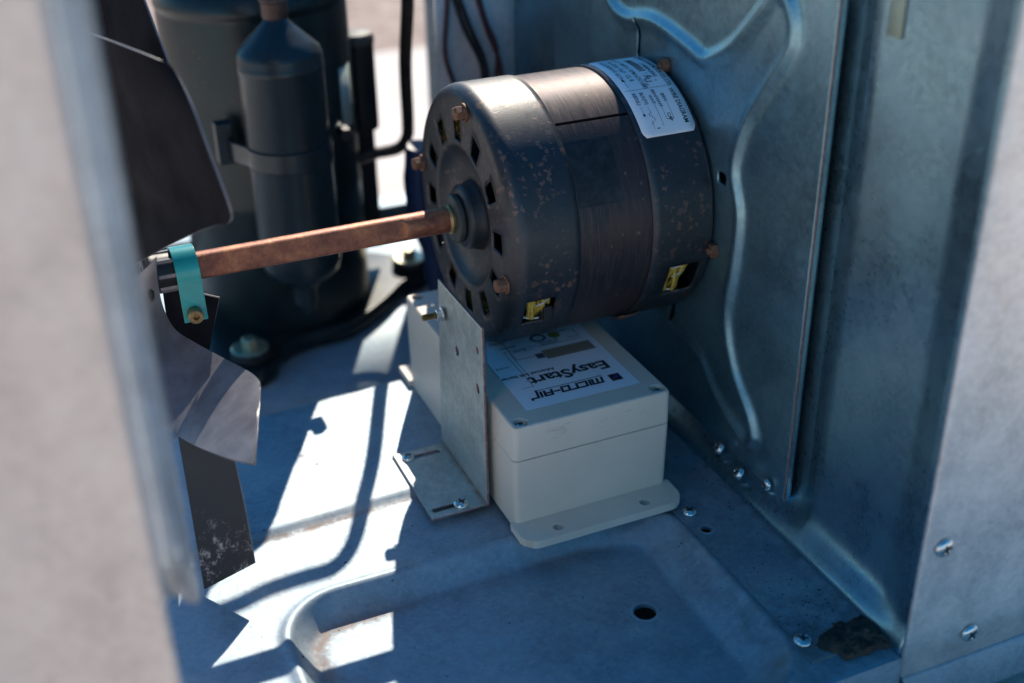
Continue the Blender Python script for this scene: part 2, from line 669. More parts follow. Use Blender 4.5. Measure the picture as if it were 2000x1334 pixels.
def base_h(x, y):
    h = -.32 * (1 - lin(6.0, 6.55, y - .04 * (x + 8)))
    wdt = .95 + 1.2 * smooth(3, 8, x)
    d = rr_sdf(x, y, -14.0, 9.0, -16.4, -.35, 3.2)
    h -= 1.25 * lin(0, wdt, -d)
    h += .20 * math.exp(-((d - .25) / .3) ** 2)
    h -= 4.1 * smooth(19.0, 20.0, y - .06 * (x + 5))
    h += .03 * noise.noise(Vector((x * .12, y * .12, 0)))
    return h


base = thing("base_pan", "galvanised steel base pan pressed with a shallow recess under the whole machine", "base pan", (-8, 10, 0))
hole_l = [lambda x, y: hypot((x - 4.45), (y + 7.5)) - .68, lambda x, y: hypot(x - 10.34, y + 4.08) - .42, lambda x, y: hypot(x + 5.6, y - 2.6) - .10]
bm_, uv = hole_grid(frange(-30, 13.9, .2), frange(-17, 24, .2), base_h, hole_l, lambda a, b, c: (a, b, c))
rust = []
grime = []
for (x, y) in uv:
    r_ = 0.
    if -14.5 < x < -1:
        e = y - .04 * (x + 8)
        r_ = max(r_, .9 * math.exp(-((e - 5.9) / .22) ** 2) * (0.35 + .65 * smooth(-2, -13, x)))
    d = rr_sdf(x, y, -14.0, 9.0, -16.4, -.35, 3.2)
    wdt = .95 + 1.2 * smooth(3, 8, x)
    r_ = max(r_, .75 * math.exp(-((d + wdt + .3) / .45) ** 2) * smooth(-5, -10, x))
    r_ = max(r_, .8 * math.exp(-(hypot(x - 4.45, y + 7.5) - .7) ** 2 / .02))
    for (a, b, rr) in ((-9.3, 13.6, .16), (-9.25, 12.9, .13), (-8.6, 11.6, .1), (-10.6, 14.5, .12), (8.2, -14.6, .5)):
        r_ = max(r_, math.exp(-(hypot(x - a, y - b) / rr) ** 2))
    rust.append(r_)
    gr = .5 * smooth(7.5, 9.3, x) + .25 * smooth(-2, -8, y) + .5 * smooth(18, 19.4, y) + .3 * smooth(1.5, 0, abs(d + 1))
    grime.append(min(1, gr + .12) * .6)
bm_.attr = {"rust": rust, "grime": grime}
bm_.build("pan_sheet", M_floor, base, sharp=None, solid=.12, fix=False, offset=-1)
rear = MB()
rear.grid([[(x, y, base_h(x, 24) - (0 if y == 24 else 0)) for x in frange(-30, 13.9, 1)] for y in (24.0, 40, 57)])
rear.build("rear_pan_sheet", M_floor, base, solid=.12)
for nm, a, b in (("front_skirt", (-30, -17.12, -4.58), (13.9, -17.0, -.3)), ("rear_skirt", (-30, 57, -4.58), (30, 57.12, -1.9)),
                 ("side_skirt", (-30.1, -17, -4.58), (-30, 57, -.5)), ("side_skirt", (30, -17, -4.58), (30.1, 57, -.9))):
    MB().box(a, b).build(nm, M_floor, base)  # skirts lengthened to the pad to keep light from under the pan
MB().box((-30, 54.6, -1.98), (30, 57.0, -1.9)).build("rear_lip", M_floor, base)
def hole_ring(mb, x, y, z, r):
    mb.lathe([(r - .03, -.25), (r - .03, .0), (r + .0, .012), (r + .16, .012), (r + .18, 0)], (x, y, z), 'Z', 36)


ring_ = MB()
hole_ring(ring_, 4.45, -7.5, base_h(4.45, -7.5), .66)
ring_.build("hole_rim", M_floor, base)
# right hand strip sheet over the pan
def strip_h(x, y):
    return -.02 - .22 * (1 - lin(6.0, 6.55, y - .04 * (x + 8))) + .10 * smooth(13.0, 13.8, x)


strip = thing("corner_strip", "flat stained galvanised strip screwed down along the foot of the side wall", "metal strip", (11, -8, 0))
sm_, uvs = hole_grid(frange(9.45, 13.9, .12), frange(-15.6, 26, .16), strip_h, [lambda x, y: hypot((x - 10.34), (y + 4.08)) - .36], lambda a, b, c: (a, b, c))
sm_.attr = {"rust": [max(.75 * smooth(9.75, 9.45, x) * (.4 + .6 * abs(noise.noise(Vector((0, y, 0)))) * 2), .9 * math.exp(-((hypot(x - 10.34, y + 4.08) - .42) / .12) ** 2), .7 * smooth(-13, -15.3, y)) for x, y in uvs],
            "grime": [min(1, .45 + .5 * smooth(-10, -14, y) + .5 * smooth(13, 13.8, x)) for x, y in uvs]}
sm_.build("strip_sheet", M_floor, strip, sharp=None, solid=.08, fix=False)
screw(strip, (10.26, -2.32, -.2), .46, rot=.4)
screw(strip, (9.92, -14.1, -.2), .50, rot=.9)
ring_ = MB()
hole_ring(ring_, 10.34, -4.08, -.24, .34)
ring_.build("hole_rim", M_floor, strip)
MB().box((9.6, -4.8, -.9), (11.2, -3.3, -.8)).build("rusty_patch_below", M_rust, strip)

# =================================================================== SIDE WALL (behind divider)
wall = thing("side_wall", "tall dark blue-grey galvanised side wall right of the divider panel", "metal wall", (15.3, 5, 0))
prof = [(15.7, 27.0), (15.7, -5.6), (15.62, -6.2), (15.25, -7.1), (15.0, -7.6), (15.0, -13.2), (14.95, -14.2), (14.55, -15.6), (14.35, -16.3), (14.35, -16.95)]
pf = []
for i in range(len(prof) - 1):
    k = 24 if i == 0 else (8 if i == 4 else 3)
    for j in range(k):
        t = j / k
        pf.append((prof[i][0] * (1 - t) + prof[i + 1][0] * t, prof[i][1] * (1 - t) + prof[i + 1][1] * t))
pf.append(prof[-1])
zz = [-.4, -.15, .05, .14, .3, .6, 1.0, 1.5, 2.2, 3.2] + frange(5, 30, 1.5)
rows = []
for z in zz:
    row = []
    for (x, y) in pf:
        fl = 0
        xb = x - (x - 13.8) * (1 - smooth(0, 2.1, z)) ** 1.7
        ztop = z
        if z > 20:
            ztop = 20 + (z - 20) * (1.12 - .20 * smooth(-5, 8, y) + .9 * smooth(-5, -7.5, y))
        row.append((xb, y, ztop))
    rows.append(row)
wm = MB().grid(rows)
wm.attr = {}
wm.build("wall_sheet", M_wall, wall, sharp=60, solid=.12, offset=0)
screw(wall, (14.25, 1.0, 1.2), .40, normal=(-.8, 0, .6), rot=.2)
screw(wall, (14.1, -1.5, .95), .40, normal=(-.8, 0, .6), rot=.8)
MB().box((15.3, 26.2, 0), (15.5, 27.2, 29)).build("rear_post", M_wall, wall)
stk = MB().grid([[(14.88, y, z) for y in (-9.5, -8.5)] for z in (29.0, 33)])
stk.build("sticker", M_labyel, wall, solid=.02)

# =================================================================== DIVIDER PANEL
ribA = catmull([(y, z, 0) for y, z in [(22, 29), (18.22, 25.01), (15.74, 24.09), (13, 24.5), (10.98, 24.5), (8, 24.1), (6.3, 23.8), (5.0, 24.24), (3.3, 25.21), (1.13, 27.09), (-.3, 28.25), (-1.5, 27.56), (-1.75, 26.07), (.15, 23.68), (1.78, 21.5), (2.45, 18.9), (1.6, 16.47), (1.69, 13.2), (2.04, 9.68), (.9, 6.8), (-1.07, 4.7), (-1.75, 3.5)]], 6)
ribB = catmull([(y, z, 0) for y, z in [(-1.75, 3.5), (-1.3, 2.75), (-.4, 2.75), (2.81, 4.28), (4.8, 5.83), (8.69, 6.62), (13, 7.2)]], 6)


def seg_d(px, py, P):
    best = 1e9
    for k in range(len(P) - 1):
        ax, ay = P[k][0], P[k][1]
        bx, by = P[k + 1][0] - ax, P[k + 1][1] - ay
        t = ((px - ax) * bx + (py - ay) * by) / (bx * bx + by * by + 1e-9)
        t = 0 if t < 0 else 1 if t > 1 else t
        dx, dy = px - ax - t * bx, py - ay - t * by
        d = dx * dx + dy * dy
        if d < best:
            best = d
    return sqrt(best)


def div_top(y):
    return 30.6 - .4 * smooth(-5, 8, y)


def div_h(y, z):
    d = seg_d(y, z, ribA)
    h = .36 * math.exp(-(d / .40) ** 2)
    d2 = seg_d(y, z, ribB)
    h = max(h, .32 * math.exp(-(d2 / .36) ** 2))
    h += .05 * noise.noise(Vector((y * .15, z * .15, 3)))
    return h


def slot_sdf(cy, cz, hy, hz, r):
    return lambda y, z: rr_sdf(y, z, cy - hy, cy + hy, cz - hz, cz + hz, r)


div = thing("divider_panel", "galvanised divider panel with wavy pressed rib, the motor bolted to it", "divider panel", (14.9, 5, 0))
dm, uvd = hole_grid(frange(-5, 26.2, .15), frange(.35, 29.3, .15), div_h,
                    [slot_sdf(14.0, 23.2, .19, 1.1, .18), slot_sdf(3.76, 17.9, .42, .33, .18), slot_sdf(8.25, 7.3, .18, .7, .17)],
                    lambda a, b, c: (14.9 - c, a, b if b < 20 else 20 + (b - 20) * (div_top(a) - 20) / 9.3))
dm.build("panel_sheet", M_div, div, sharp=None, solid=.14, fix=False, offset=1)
ed = MB()
ed.grid([[(14.88, -5.0, z), (14.95, -5.14, z), (15.12, -5.18, z), (15.3, -5.12, z)] for z in frange(.35, 31.2, 1.0)])
ed.build("folded_edge", M_div, div, solid=.1, rim=M_edge)
ru = MB()
ru.tube([(14.86, -5.12 + .02 * sin(z * 5), z) for z in frange(.4, 31.1, .35)], .05, 6)
ru.build("rusty_front_edge", M_edge, div)
lp = MB()
rws = []
for y in frange(-4.95, 26, .5):
    wv_ = .10 * noise.noise(Vector((y * .9, 0, 0)))
    nt_ = .35 * math.exp(-((y + .1) / .5) ** 2)
    rws.append([(14.92, y, .42), (14.75, y, .30), (14.45 + wv_ + nt_, y, .26)])
lp.grid(rws)
lp.build("bottom_flange", M_div, div, solid=.12, rim=M_edge)
screw(div, (14.75, -3.5, 1.25), .40, normal=(-1, 0, 0), rot=.5)

# =================================================================== FRONT PANELS
fp = thing("front_cover_panel", "pale grey galvanised front panel at the right, two screws near its edge", "metal panel", (30, -17.2, 0))
a = MB()
rows = []
for z in frange(-1.5, 36, 2.5):
    rows.append([(13.95, -16.9, z), (13.8, -17.0, z), (13.8, -17.2, z), (13.9, -17.28, z)] + [(14.3 + k * 4, -17.3 - .04 * sin(k * 1.3 + z * .1), z) for k in range(12)])
a.grid(rows)
a.build("cover_sheet", M_panel, fp, solid=.1, sharp=60)
b = MB()
b.grid([[(13.85, -17.3, -1.5), (60, -17.3, -1.5)], [(13.9, -17.45, -1.75), (60, -17.45, -1.75)], [(14.2, -18.3, -3.1), (60, -18.3, -3.1)], [(14.25, -18.2, -3.4), (60, -18.2, -3.4)]])
b.build("lower_flange", M_floor, fp, solid=.1)
screw(fp, (14.85, -17.38, 6.55), .52, normal=(0, -1, 0), rot=.35)
screw(fp, (17.75, -17.38, .1), .52, normal=(0, -1, 0), rot=.7)

pp = thing("corner_post_panel", "out of focus pinkish-grey steel corner panel filling the left foreground", "metal panel", (-25, -17.5, 0))
MB().grid([[(-46 + k * 2.8, -17.5 + .05 * sin(k), z) for k in range(10)] + [(-20.7, -17.5, z), (-20.5, -17.46, z), (-20.42, -17.35, z), (-20.42, -17.1, z)] for z in frange(-2.8, 52, 3)]).build("panel_sheet", M_post, pp, solid=.12, sharp=60)
MB().grid([[(-20.50, -17.35, z), (-20.42, -17.0, z), (-20.30, -16.5, z), (-20.12, -16.05, z), (-19.95, -15.95, z), (-19.8, -16.05, z), (-19.62, -16.35, z), (-19.45, -16.6, z), (-19.22, -16.72, z), (-19.10, -16.6, z), (-19.04, -16.2, z)] for z in frange(15.0, 52, 2)]).build("folded_flange", M_flange, pp, solid=.1, sharp=70)

# =================================================================== MOTOR
YC, ZC, RM = 11.865, 14.8, 7.91
mot = thing("electric_motor", "black round electric fan motor with slotted end cap and rust freckles", "motor", (8.5, YC, ZC))


def cyl(x, adeg, r):
    a_ = radians(adeg)
    return (x, YC - r * cos(a_), ZC + r * sin(a_))


def cap(prof, holes, face_slots, angs=None):
    """surface of revolution about the motor axis with missing faces; prof = [(x, r)]"""
    mb = MB()
    angs = angs or [2 + 3 * k for k in range(120)]
    n = len(angs)
    for (x, r) in prof:
        for a_ in angs:
            mb.v.append(cyl(x, a_, r))
    for k in range(len(prof) - 1):
        for i in range(n):
            j = (i + 1) % n
            am = angs[i] + 1.5
            am = (am + 180) % 360 - 180
            xm = (prof[k][0] + prof[k + 1][0]) / 2
            rm = (prof[k][1] + prof[k + 1][1]) / 2
            if any(h(xm, am, rm) for h in holes):
                continue
            mb.f.append((k * n + i, k * n + j, (k + 1) * n + j, (k + 1) * n + i))
    return mb


def slots(x, a_, r):
    if not (4.72 < r < 6.08 and x < 2.4):
        return False
    d = (a_ - 5) % 30
    return d < 6 or d > 24


def win(xa, xb, a0, a1):
    return lambda x, a_, r: r > 7.5 and xa < x < xb and a0 < a_ < a1


prof_f = [(2.75, 1.9), (2.78, 2.4), (2.74, 2.9), (2.6, 3.5), (2.38, 3.95), (2.14, 4.2), (2.04, 4.32), (2.0, 4.5), (2.0, 4.72), (2.0, 5.15), (2.0, 5.6), (2.0, 6.08), (2.0, 6.6), (2.0, 7.0)]
for k in range(1, 9):
    t = k / 8 * pi / 2
    prof_f.append((2.0 + .85 * (1 - cos(t)), 7.06 + .85 * sin(t)))
prof_f += [(x, RM) for x in (2.9, 3.4, 3.9, 4.4, 4.75, 5.2, 5.7, 6.04)]
fc = cap(prof_f, [slots, win(2.87, 4.76, -34, -19), win(2.87, 4.76, -161, -146), win(2.87, 4.76, 86, 86.1)], True)
fc.build("front_end_cap", M_cap, mot, solid=.16, sharp=40, offset=-1)
prof_r = [(10.66, RM + .02), (11.2, RM + .02), (12.05, RM + .02), (12.4, RM + .02), (13.0, RM + .02), (13.6, RM + .02), (14.1, RM + .02), (14.4, RM + .02)]
for k in range(1, 5):
    t = k / 4 * pi / 2
    prof_r.append((14.4 + .45 * sin(t), RM + .02 - .45 * (1 - cos(t))))
prof_r.append((14.86, 3))
rc = cap(prof_r, [win(12.05, 13.95, -34, -16), win(12.05, 13.95, -161, -146)], False)
rc.build("rear_end_cap", M_cap, mot, solid=.16, sharp=40, offset=-1)
# stator core: split by the groove at 56 deg, with the scab plate of bare lamination below it
co = MB()
rows = []
angs = sorted(set([round(a_, 3) for a_ in frange(-180, 180, 2.0) if abs(a_ - 56) > 1] + [55.3, 55.36, 56.64, 56.7]))
for x in frange(5.9, 10.8, .35):
    row = []
    for a_ in angs:
        r = RM - .10
        if abs(a_ - 56) < .67:
            r -= .5
        row.append(cyl(x, a_, r))
    rows.append(row)
co.grid(rows)
co.build("stator_core", M_core, mot, sharp=25)
# key groove floor
gv = MB()
gv.grid([[cyl(x, a_, RM - .45) for a_ in (55.36, 56.64)] for x in (6.1, 10.6)])
gv.build("key_groove", M_void, mot)
M_pat = simple("oxide_patch", (.030, .033, .036), .42, .4, .5, 160, .6)
pt = MB()
pt.grid([[cyl(x, a_, RM - .092) for a_ in frange(18.7, 49, 2)] for x in frange(6.15, 8.9, .3)])
pt.build("core_patch", M_pat, mot)
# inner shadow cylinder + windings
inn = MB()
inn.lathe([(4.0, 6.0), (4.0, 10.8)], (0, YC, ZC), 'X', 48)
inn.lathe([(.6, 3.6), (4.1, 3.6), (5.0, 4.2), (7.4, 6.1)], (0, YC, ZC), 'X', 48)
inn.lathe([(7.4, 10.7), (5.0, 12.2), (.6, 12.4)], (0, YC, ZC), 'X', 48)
inn.build("inner_shadow_liner", M_void, mot)
for (xa, seed) in ((3.85, 1), (12.75, 2)):
    wd = MB()
    rnd = random.Random(seed)
    n_ = 26
    for i in range(n_):
        rr = 6.95 + .55 * cos(2 * pi * i / n_) + rnd.uniform(-.12, .12)
        xx = xa + .75 * sin(2 * pi * i / n_) + rnd.uniform(-.12, .12)
        ph = rnd.uniform(0, 6)
        wd.tube([cyl(xx + .18 * sin(radians(a_) * 7 + ph), a_, rr + .14 * sin(radians(a_) * 9 + ph)) for a_ in range(0, 361, 5)], .13, 5, False)
    wd.build("copper_winding", M_copper_wire, mot, sharp=None)
    lc = MB()
    for a0 in range(0, 360, 16):
        pth = [(xa + 1.0 * sin(t) + .2 * (t - 3) / 3, radians(a0) + .1 * t / 6, 6.95 + .75 * cos(t)) for t in [2 * pi * k / 14 for k in range(15)]]
        lc.tube([(x, YC - r * cos(b_), ZC + r * sin(b_)) for x, b_, r in pth], .075, 5, False)
    lc.build("lacing_cord", M_string, mot, sharp=None)
# terminal block inside front window
MB().box((4.15, 4.9, 10.5), (4.72, 5.6, 11.4)).build("terminal_block", M_rubber, mot, bevel=.05)
# hub boss, collar, shaft
hb = MB()
hb.lathe([(2.15, 2.8), (2.1, 2.55), (1.95, 2.3), (1.98, 2.05), (1.9, 1.9), (1.6, 1.78), (1.25, 1.74), (.8, 1.74)], (0, YC, ZC), 'X', 56)
hb.build("shaft_boot", M_hubrub, mot, sharp=50)
cl = MB()
cl.lathe([(.66, 1.72), (1.35, 1.72), (1.47, 1.64), (1.5, 1.5), (1.47, 1.34), (1.36, 1.26), (.66, 1.24)], (0, YC, ZC), 'X', 56)
cl.build("thrust_collar", M_collar, mot, sharp=40)
sh = MB()
rows = []
N = 48
xs_ = [-16.2] + frange(-15.9, -2.6, 1.2) + [-2.3, -2.0, -1.85, -1.75, -1.65, -1.2, 0, 1.3]
for x in xs_:
    ht = smooth(-1.6, -2.1, x)
    row = []
    for i in range(N):
        a_ = 2 * pi * i / N
        r = .78 if x > -16.1 else .7
        yy, z_ = -r * cos(a_), r * sin(a_)
        lim = -.78 + .30 * ht          # flat milled on the side toward the viewer, tipped a little up
        nx_, nz_ = -.985, .17
        d = yy * nx_ + z_ * nz_
        if d > -lim:
            e = d + lim
            yy -= e * nx_
            z_ -= e * nz_
        row.append((x, YC + yy, ZC + z_))
    row.append(row[0])
    rows.append(row)
sh.grid(rows)
sh.build("shaft", M_shaft, mot, sharp=28)
MB().lathe([(.88, 1.25), (.9, 1.1), (.79, .95)], (0, YC, ZC), 'X', 40).build("rust_ring", M_brass, mot)
# through bolts: hexagon heads at the front face, nuts at the rear
for a_, rb in ((82, 6.85), (171, 7.05), (-14, 6.75), (-99, 6.9)):
    c = cyl(0, a_, rb)
    m_ = MB()
    m_.lathe([(.55, 2.0), (.55, 1.88), (.44, 1.87)], (0, c[1], c[2]), 'X', 20)
    m_.lathe([(.43, 1.9), (.43, 1.42), (.34, 1.32)], (0, c[1], c[2]), 'X', 6, a0=.4, cap1=True)
    m_.build("through_bolt", M_rust, mot, bevel=.03)
for a_ in (80, -10, -95):
    c = cyl(0, a_, 8.15)
    m_ = MB()
    m_.lathe([(.48, 14.85), (.48, 14.6), (.42, 14.45)], (0, c[1], c[2]), 'X', 6, cap1=True)
    m_.lathe([(.2, 14.5), (.2, 14.3)], (0, c[1], c[2]), 'X', 12, cap1=True)
    m_.build("mounting_nut", M_rust, mot, bevel=.03)
# rear lug tab under the motor
MB().grid([[cyl(x, a_, RM + .12 + .1 * sin((x - 10) * 2)) for a_ in frange(-62, -50, 3)] for x in frange(10.2, 11.6, .3)]).build("clip_tab", M_rust, mot, solid=.06)
# --- rating label on the rear cap
RL = RM + .06
A0, A1, XL0, XL1 = 101.0, 42.5, 10.95, 14.45
lab = MB()
rows = []
for i in range(41):
    a_ = A0 + (A1 - A0) * i / 40
    ins = .0
    e = min(i, 40 - i)
    ins = .22 if e == 0 else (.07 if e == 1 else 0)
    rows.append([cyl(XL0 + ins + (XL1 - XL0 - 2 * ins) * k / 6, a_, RL) for k in range(7)])
lab.grid(rows)
labo = lab.build("rating_label", M_white, mot, solid=.02)
pr = MB()


def wrap(s_, x):
    a_ = A0 - math.degrees(s_ / RL)
    return cyl(x, a_, RL + .006)


def lab_text(body, s0, x0, size, sx=1.0, bold=0, flip=False, mb=pr):
    vs, fs = text_mesh(body, size, sx=sx, bold=bold)
    if flip:
        w_ = max(v[0] for v in vs)
        vs = [(w_ - v[0], v[1]) for v in vs]
    mb.add([wrap(s0 + v[0], x0 + v[1]) for v in vs], fs)


def lab_rect(s0, s1, x0, x1, mb=pr):
    n = max(1, int((s1 - s0) / .25))
    mb.grid([[wrap(s0 + (s1 - s0) * k / n, x0), wrap(s0 + (s1 - s0) * k / n, x1)] for k in range(n + 1)])


lab_text("BROAD-OCEAN MOTOR CO., LTD.", .35, 14.02, .38, .74, .006)
lab_text("(1488A306)", 1.85, 13.56, .40, 1.0, .006)
s_ = .9
rb = random.Random(4)
while s_ < 2.95:
    w_ = rb.choice((.03, .03, .05, .08))
    lab_rect(s_, s_ + w_, 13.0, 13.45)
    s_ += w_ + rb.choice((.025, .03, .05))
lab_text("c", 3.22, 13.25, .30)
lab_text("R", 3.45, 12.98, .62, .9, .012, flip=True)
lab_text("U", 3.82, 12.80, .62, .9, .012)
lab_text("us", 4.25, 12.72, .32)
lab_text("®", 4.02, 13.42, .22)
lab_text("HP1/3  AMP3.4  RPM1675/1080", .25, 12.42, .40, .86, .006)
lab_text("1PH 60Hz 15µF   CL B", .55, 11.92, .40, .9, .006)
lab_text("Y7S623C00702 A3", .45, 11.46, .36, .8, .006)
lab_text("ROT", 2.85, 11.40, .36, .95, .006)
lab_rect(3.75, 4.45, 11.50, 11.53)
pr.add([wrap(3.45, 11.5), wrap(3.85, 11.62), wrap(3.85, 11.38)], [(0, 1, 2)])
lab_rect(4.72, 4.75, 11.15, 14.25)
lab_text("WIRE DIAGRAM", 5.0, 13.86, .42, .86, .01)
lab_text("BRN", 5.30, 13.18, .32, 1.0, .006)
lab_text("BRN/WHT", 4.90, 12.72, .30, 1.0, .006)
lab_text("WHT", 5.30, 12.38, .30, 1.0, .006)
lab_text("BLK(H)", 5.00, 11.92, .32, 1.0, .006)
lab_text("RED(L)", 5.00, 11.44, .32, 1.0, .006)
lab_text("CAP", 6.75, 12.98, .30, 1.0, .006)
for x_, e_, st in ((13.28, 7.15, 5.95), (12.82, 7.15, 6.1), (12.46, 7.55, 5.95)):
    lab_rect(st, e_, x_, x_ + .022)
lab_rect(7.13, 7.16, 12.82, 13.30)
lab_rect(6.1, 6.95, 11.98, 12.0)
lab_rect(6.1, 6.7, 11.52, 11.54)
lab_rect(7.1, 7.65, 11.85, 11.87)
for k in range(8):
    lab_rect(6.5 + k * .11, 6.6 + k * .11, 12.0 - .13 * sin(k * 1.1) - .05, 12.02 - .13 * sin(k * 1.1) - .03)
lab_rect(7.62, 7.68, 12.0, 12.2)
lab_rect(6.62, 6.78, 11.46, 11.60)
po = pr.build("label_print", M_ink, None, sharp=None, fix=False)
po.parent = labo
po.location = -Vector((8.5, YC, ZC)) * S

# =================================================================== BRACKET
br = thing("motor_bracket", "L-shaped galvanised bracket in front of the motor, its slotted foot screwed down", "bracket", (-.5, 7, 0))
hs = [lambda y, z: hypot((y - 7.44) * 1.3, z - 8.55) - .34, lambda y, z: hypot((y - 3.85) * 1.2, z - 10.28) - .24,
      lambda y, z: hypot((y - 3.95) * 1.1, z - 7.69) - .30]
bmv, ub = hole_grid(frange(2.95, 10.75, .13), frange(.02, 12.05, .13), lambda y, z: 0, hs,
                    lambda y, z, h: (-.5, y - (.075 * z * max(0, y - 2.95) / 7.8), z))
bmv.attr = {"rust": [.6 * smooth(.5, 0, z) + .3 * math.exp(-((y - 3.85) ** 2 + (z - 10.3) ** 2) / .2) for y, z in ub], "grime": [.35 for _ in ub]}
bmv.build("upright_plate", M_brk, br, solid=.14, fix=False, rim=M_edge, offset=1)


def slot_x(cx, cy, hx):
    return lambda x, y: rr_sdf(x, y, cx - hx, cx + hx, cy - .2, cy + .2, .19)


bmf, uf = hole_grid(frange(-4.0, -.5, .11), frange(2.95, 10.3, .11), lambda x, y: .16, [slot_x(-2.0, 9.5, .9), slot_x(-2.75, 3.72, .95)],
                    lambda x, y, h: (x, y, h))
bmf.attr = {"rust": [.9 * smooth(-.95, -.6, x) for x, y in uf], "grime": [.4 for _ in uf]}
bmf.build("foot_plate", M_brk, br, solid=.13, fix=False, rim=M_edge)
screw(br, (-3.18, 9.55, .17), .42, rot=.5)
screw(br, (-1.9, 3.62, .17), .48, rot=.2)
st = MB()
pth = []
for k in range(24):
    st.lathe([(.17, -.05 * k - .5), (.21, -.05 * k - .525), (.17, -.05 * k - .55)], (-.15, 8.96, 10.15), 'X', 12)
st.lathe([(.17, -1.75), (.001, -1.75)], (-.15, 8.96, 10.15), 'X', 12)
st.build("stud_thread", M_brass, br)
nn = MB()
nn.lathe([(.45, -.5), (.45, -.58), (.34, -.62)], (-.15, 8.96, 10.15), 'X', 20)
nn.lathe([(.36, -.58), (.36, -.85), (.28, -.9), (.15, -.9)], (-.15, 8.96, 10.15), 'X', 6)
nn.build("lock_nut", M_zinc, br)

# =================================================================== CONTROL BOX (soft starter)
bx = thing("soft_starter_box", "light grey plastic soft starter enclosure with a printed white label under the motor", "electrical box", (5, 9, 0))


def rrect(x0, x1, y0, y1, r, n=5):
    out = []
    for cx, cy, a0 in ((x1 - r, y0 + r, -90), (x1 - r, y1 - r, 0), (x0 + r, y1 - r, 90), (x0 + r, y0 + r, 180)):
        for k in range(n + 1):
            a_ = radians(a0 + 90 * k / n)
            out.append((cx + r * cos(a_), cy + r * sin(a_)))
    return out


def loft(mb, rings, cap_top=True, cap_bot=True):
    n = len(rings[0][0])
    vs = [(x, y, z) for pts, z in rings for (x, y) in pts]
    fs = []
    for k in range(len(rings) - 1):
        for i in range(n):
            j = (i + 1) % n
            fs.append((k * n + i, k * n + j, (k + 1) * n + j, (k + 1) * n + i))
    if cap_bot:
        fs.append(tuple(range(n - 1, -1, -1)))
    if cap_top:
        fs.append(tuple((len(rings) - 1) * n + i for i in range(n)))
    mb.add(vs, fs)


X0, X1, Y0, Y1, HB = 0.02, 10.0, 0.0, 18.3, 7.0
bd = MB()
loft(bd, [(rrect(X0 + .06, X1 - .06, Y0 + .06, Y1 - .06, .35), .05), (rrect(X0, X1, Y0, Y1, .35), 4.72), (rrect(X0 + .05, X1 - .05, Y0 + .05, Y1 - .05, .32), 4.77)])
bd.build("enclosure_body", M_grey_plastic, bx, sharp=30)
sm = MB()
loft(sm, [(rrect(X0 + .09, X1 - .09, Y0 + .09, Y1 - .09, .3), 4.6), (rrect(X0 + .09, X1 - .09, Y0 + .09, Y1 - .09, .3), 4.95)])
sm.build("seam_gasket", M_seam, bx, sharp=30)
# lid: top plate as a grid with four screw wells
wells = [(.72, .62), (9.35, .62), (.72, 17.68), (9.35, 17.68)]
ld = MB()
loft(ld, [(rrect(X0 + .04, X1 - .04, Y0 + .04, Y1 - .04, .34), 4.82), (rrect(X0, X1, Y0, Y1, .35), 4.86), (rrect(X0 + .02, X1 - .02, Y0 + .02, Y1 - .02, .35), HB - .16),
          (rrect(X0 + .06, X1 - .06, Y0 + .06, Y1 - .06, .34), HB - .05), (rrect(X0 + .16, X1 - .16, Y0 + .16, Y1 - .16, .3), HB)], cap_top=False)
ld.build("enclosure_lid", M_grey_plastic, bx, sharp=30)
lt, _u = hole_grid(frange(X0 + .16, X1 - .16, .12), frange(Y0 + .16, Y1 - .16, .12), lambda x, y: HB,
                   [(lambda cx, cy: (lambda x, y: hypot(x - cx, y - cy) - .42))(cx, cy) for cx, cy in wells] +
                   [(lambda cx, cy, sx, sy: (lambda x, y: -(rr_sdf(x, y, X0 + .16, X1 - .16, Y0 + .16, Y1 - .16, .3) + .0)if False else 1.0))(0, 0, 0, 0)],
                   lambda x, y, h: (x, y, h))
lt.build("lid_top", M_grey_plastic, bx, sharp=None, fix=False)
for cx, cy in wells:
    wl = MB()
    wl.lathe([(.45, .005), (.42, 0), (.40, -.02), (.38, -.45), (.001, -.46)], (cx, cy, HB), 'Z', 28)
    wl.build("screw_well", M_grey_plastic, bx)
    screw(bx, (cx, cy, HB - .34), .30, rot=cx)
# flanges with holes
for (ya, yb, hy) in ((-1.95, .3, -1.18), (18.0, 20.2, 19.4)):
    fl, _u = hole_grid(frange(-.15, 10.2, .1), frange(ya, yb, .1), lambda x, y: .52,
                       [(lambda cx, cy: (lambda x, y: hypot(x - cx, y - cy) - .32))(cx, hy) for cx in (2.21, 7.85)] +
                       [(lambda ya=ya, yb=yb: (lambda x, y: -rr_sdf(x, y, -.15, 10.2, min(ya, ya), 40, 1.0) if (hy < 0) else 1.0))()],
                       lambda x, y, h: (x, y, h))
    fl.build("mounting_flange", M_grey_plastic, bx, solid=.5, fix=False, bevel=.05, sharp=40)
for cx in (2.21, 7.85):
    r_ = MB()
    r_.lathe([(.31, -.45), (.31, -.02), (.34, .008), (.42, .006), (.44, -.01)], (cx, -1.18, .52), 'Z', 32)
    r_.build("flange_hole_rim", M_grey_plastic, bx)
# label
LX0, LX1, LY0, LY1 = 1.5, 8.78, 1.52, 15.0
lo_ = MB()
lo_.grid([[(LX0, LY0, HB + .02), (LX1, LY0, HB + .02)], [(LX0, LY1, HB + .02), (LX1, LY1, HB + .02)]])
lbl = lo_.build("printed_label", M_white, bx)


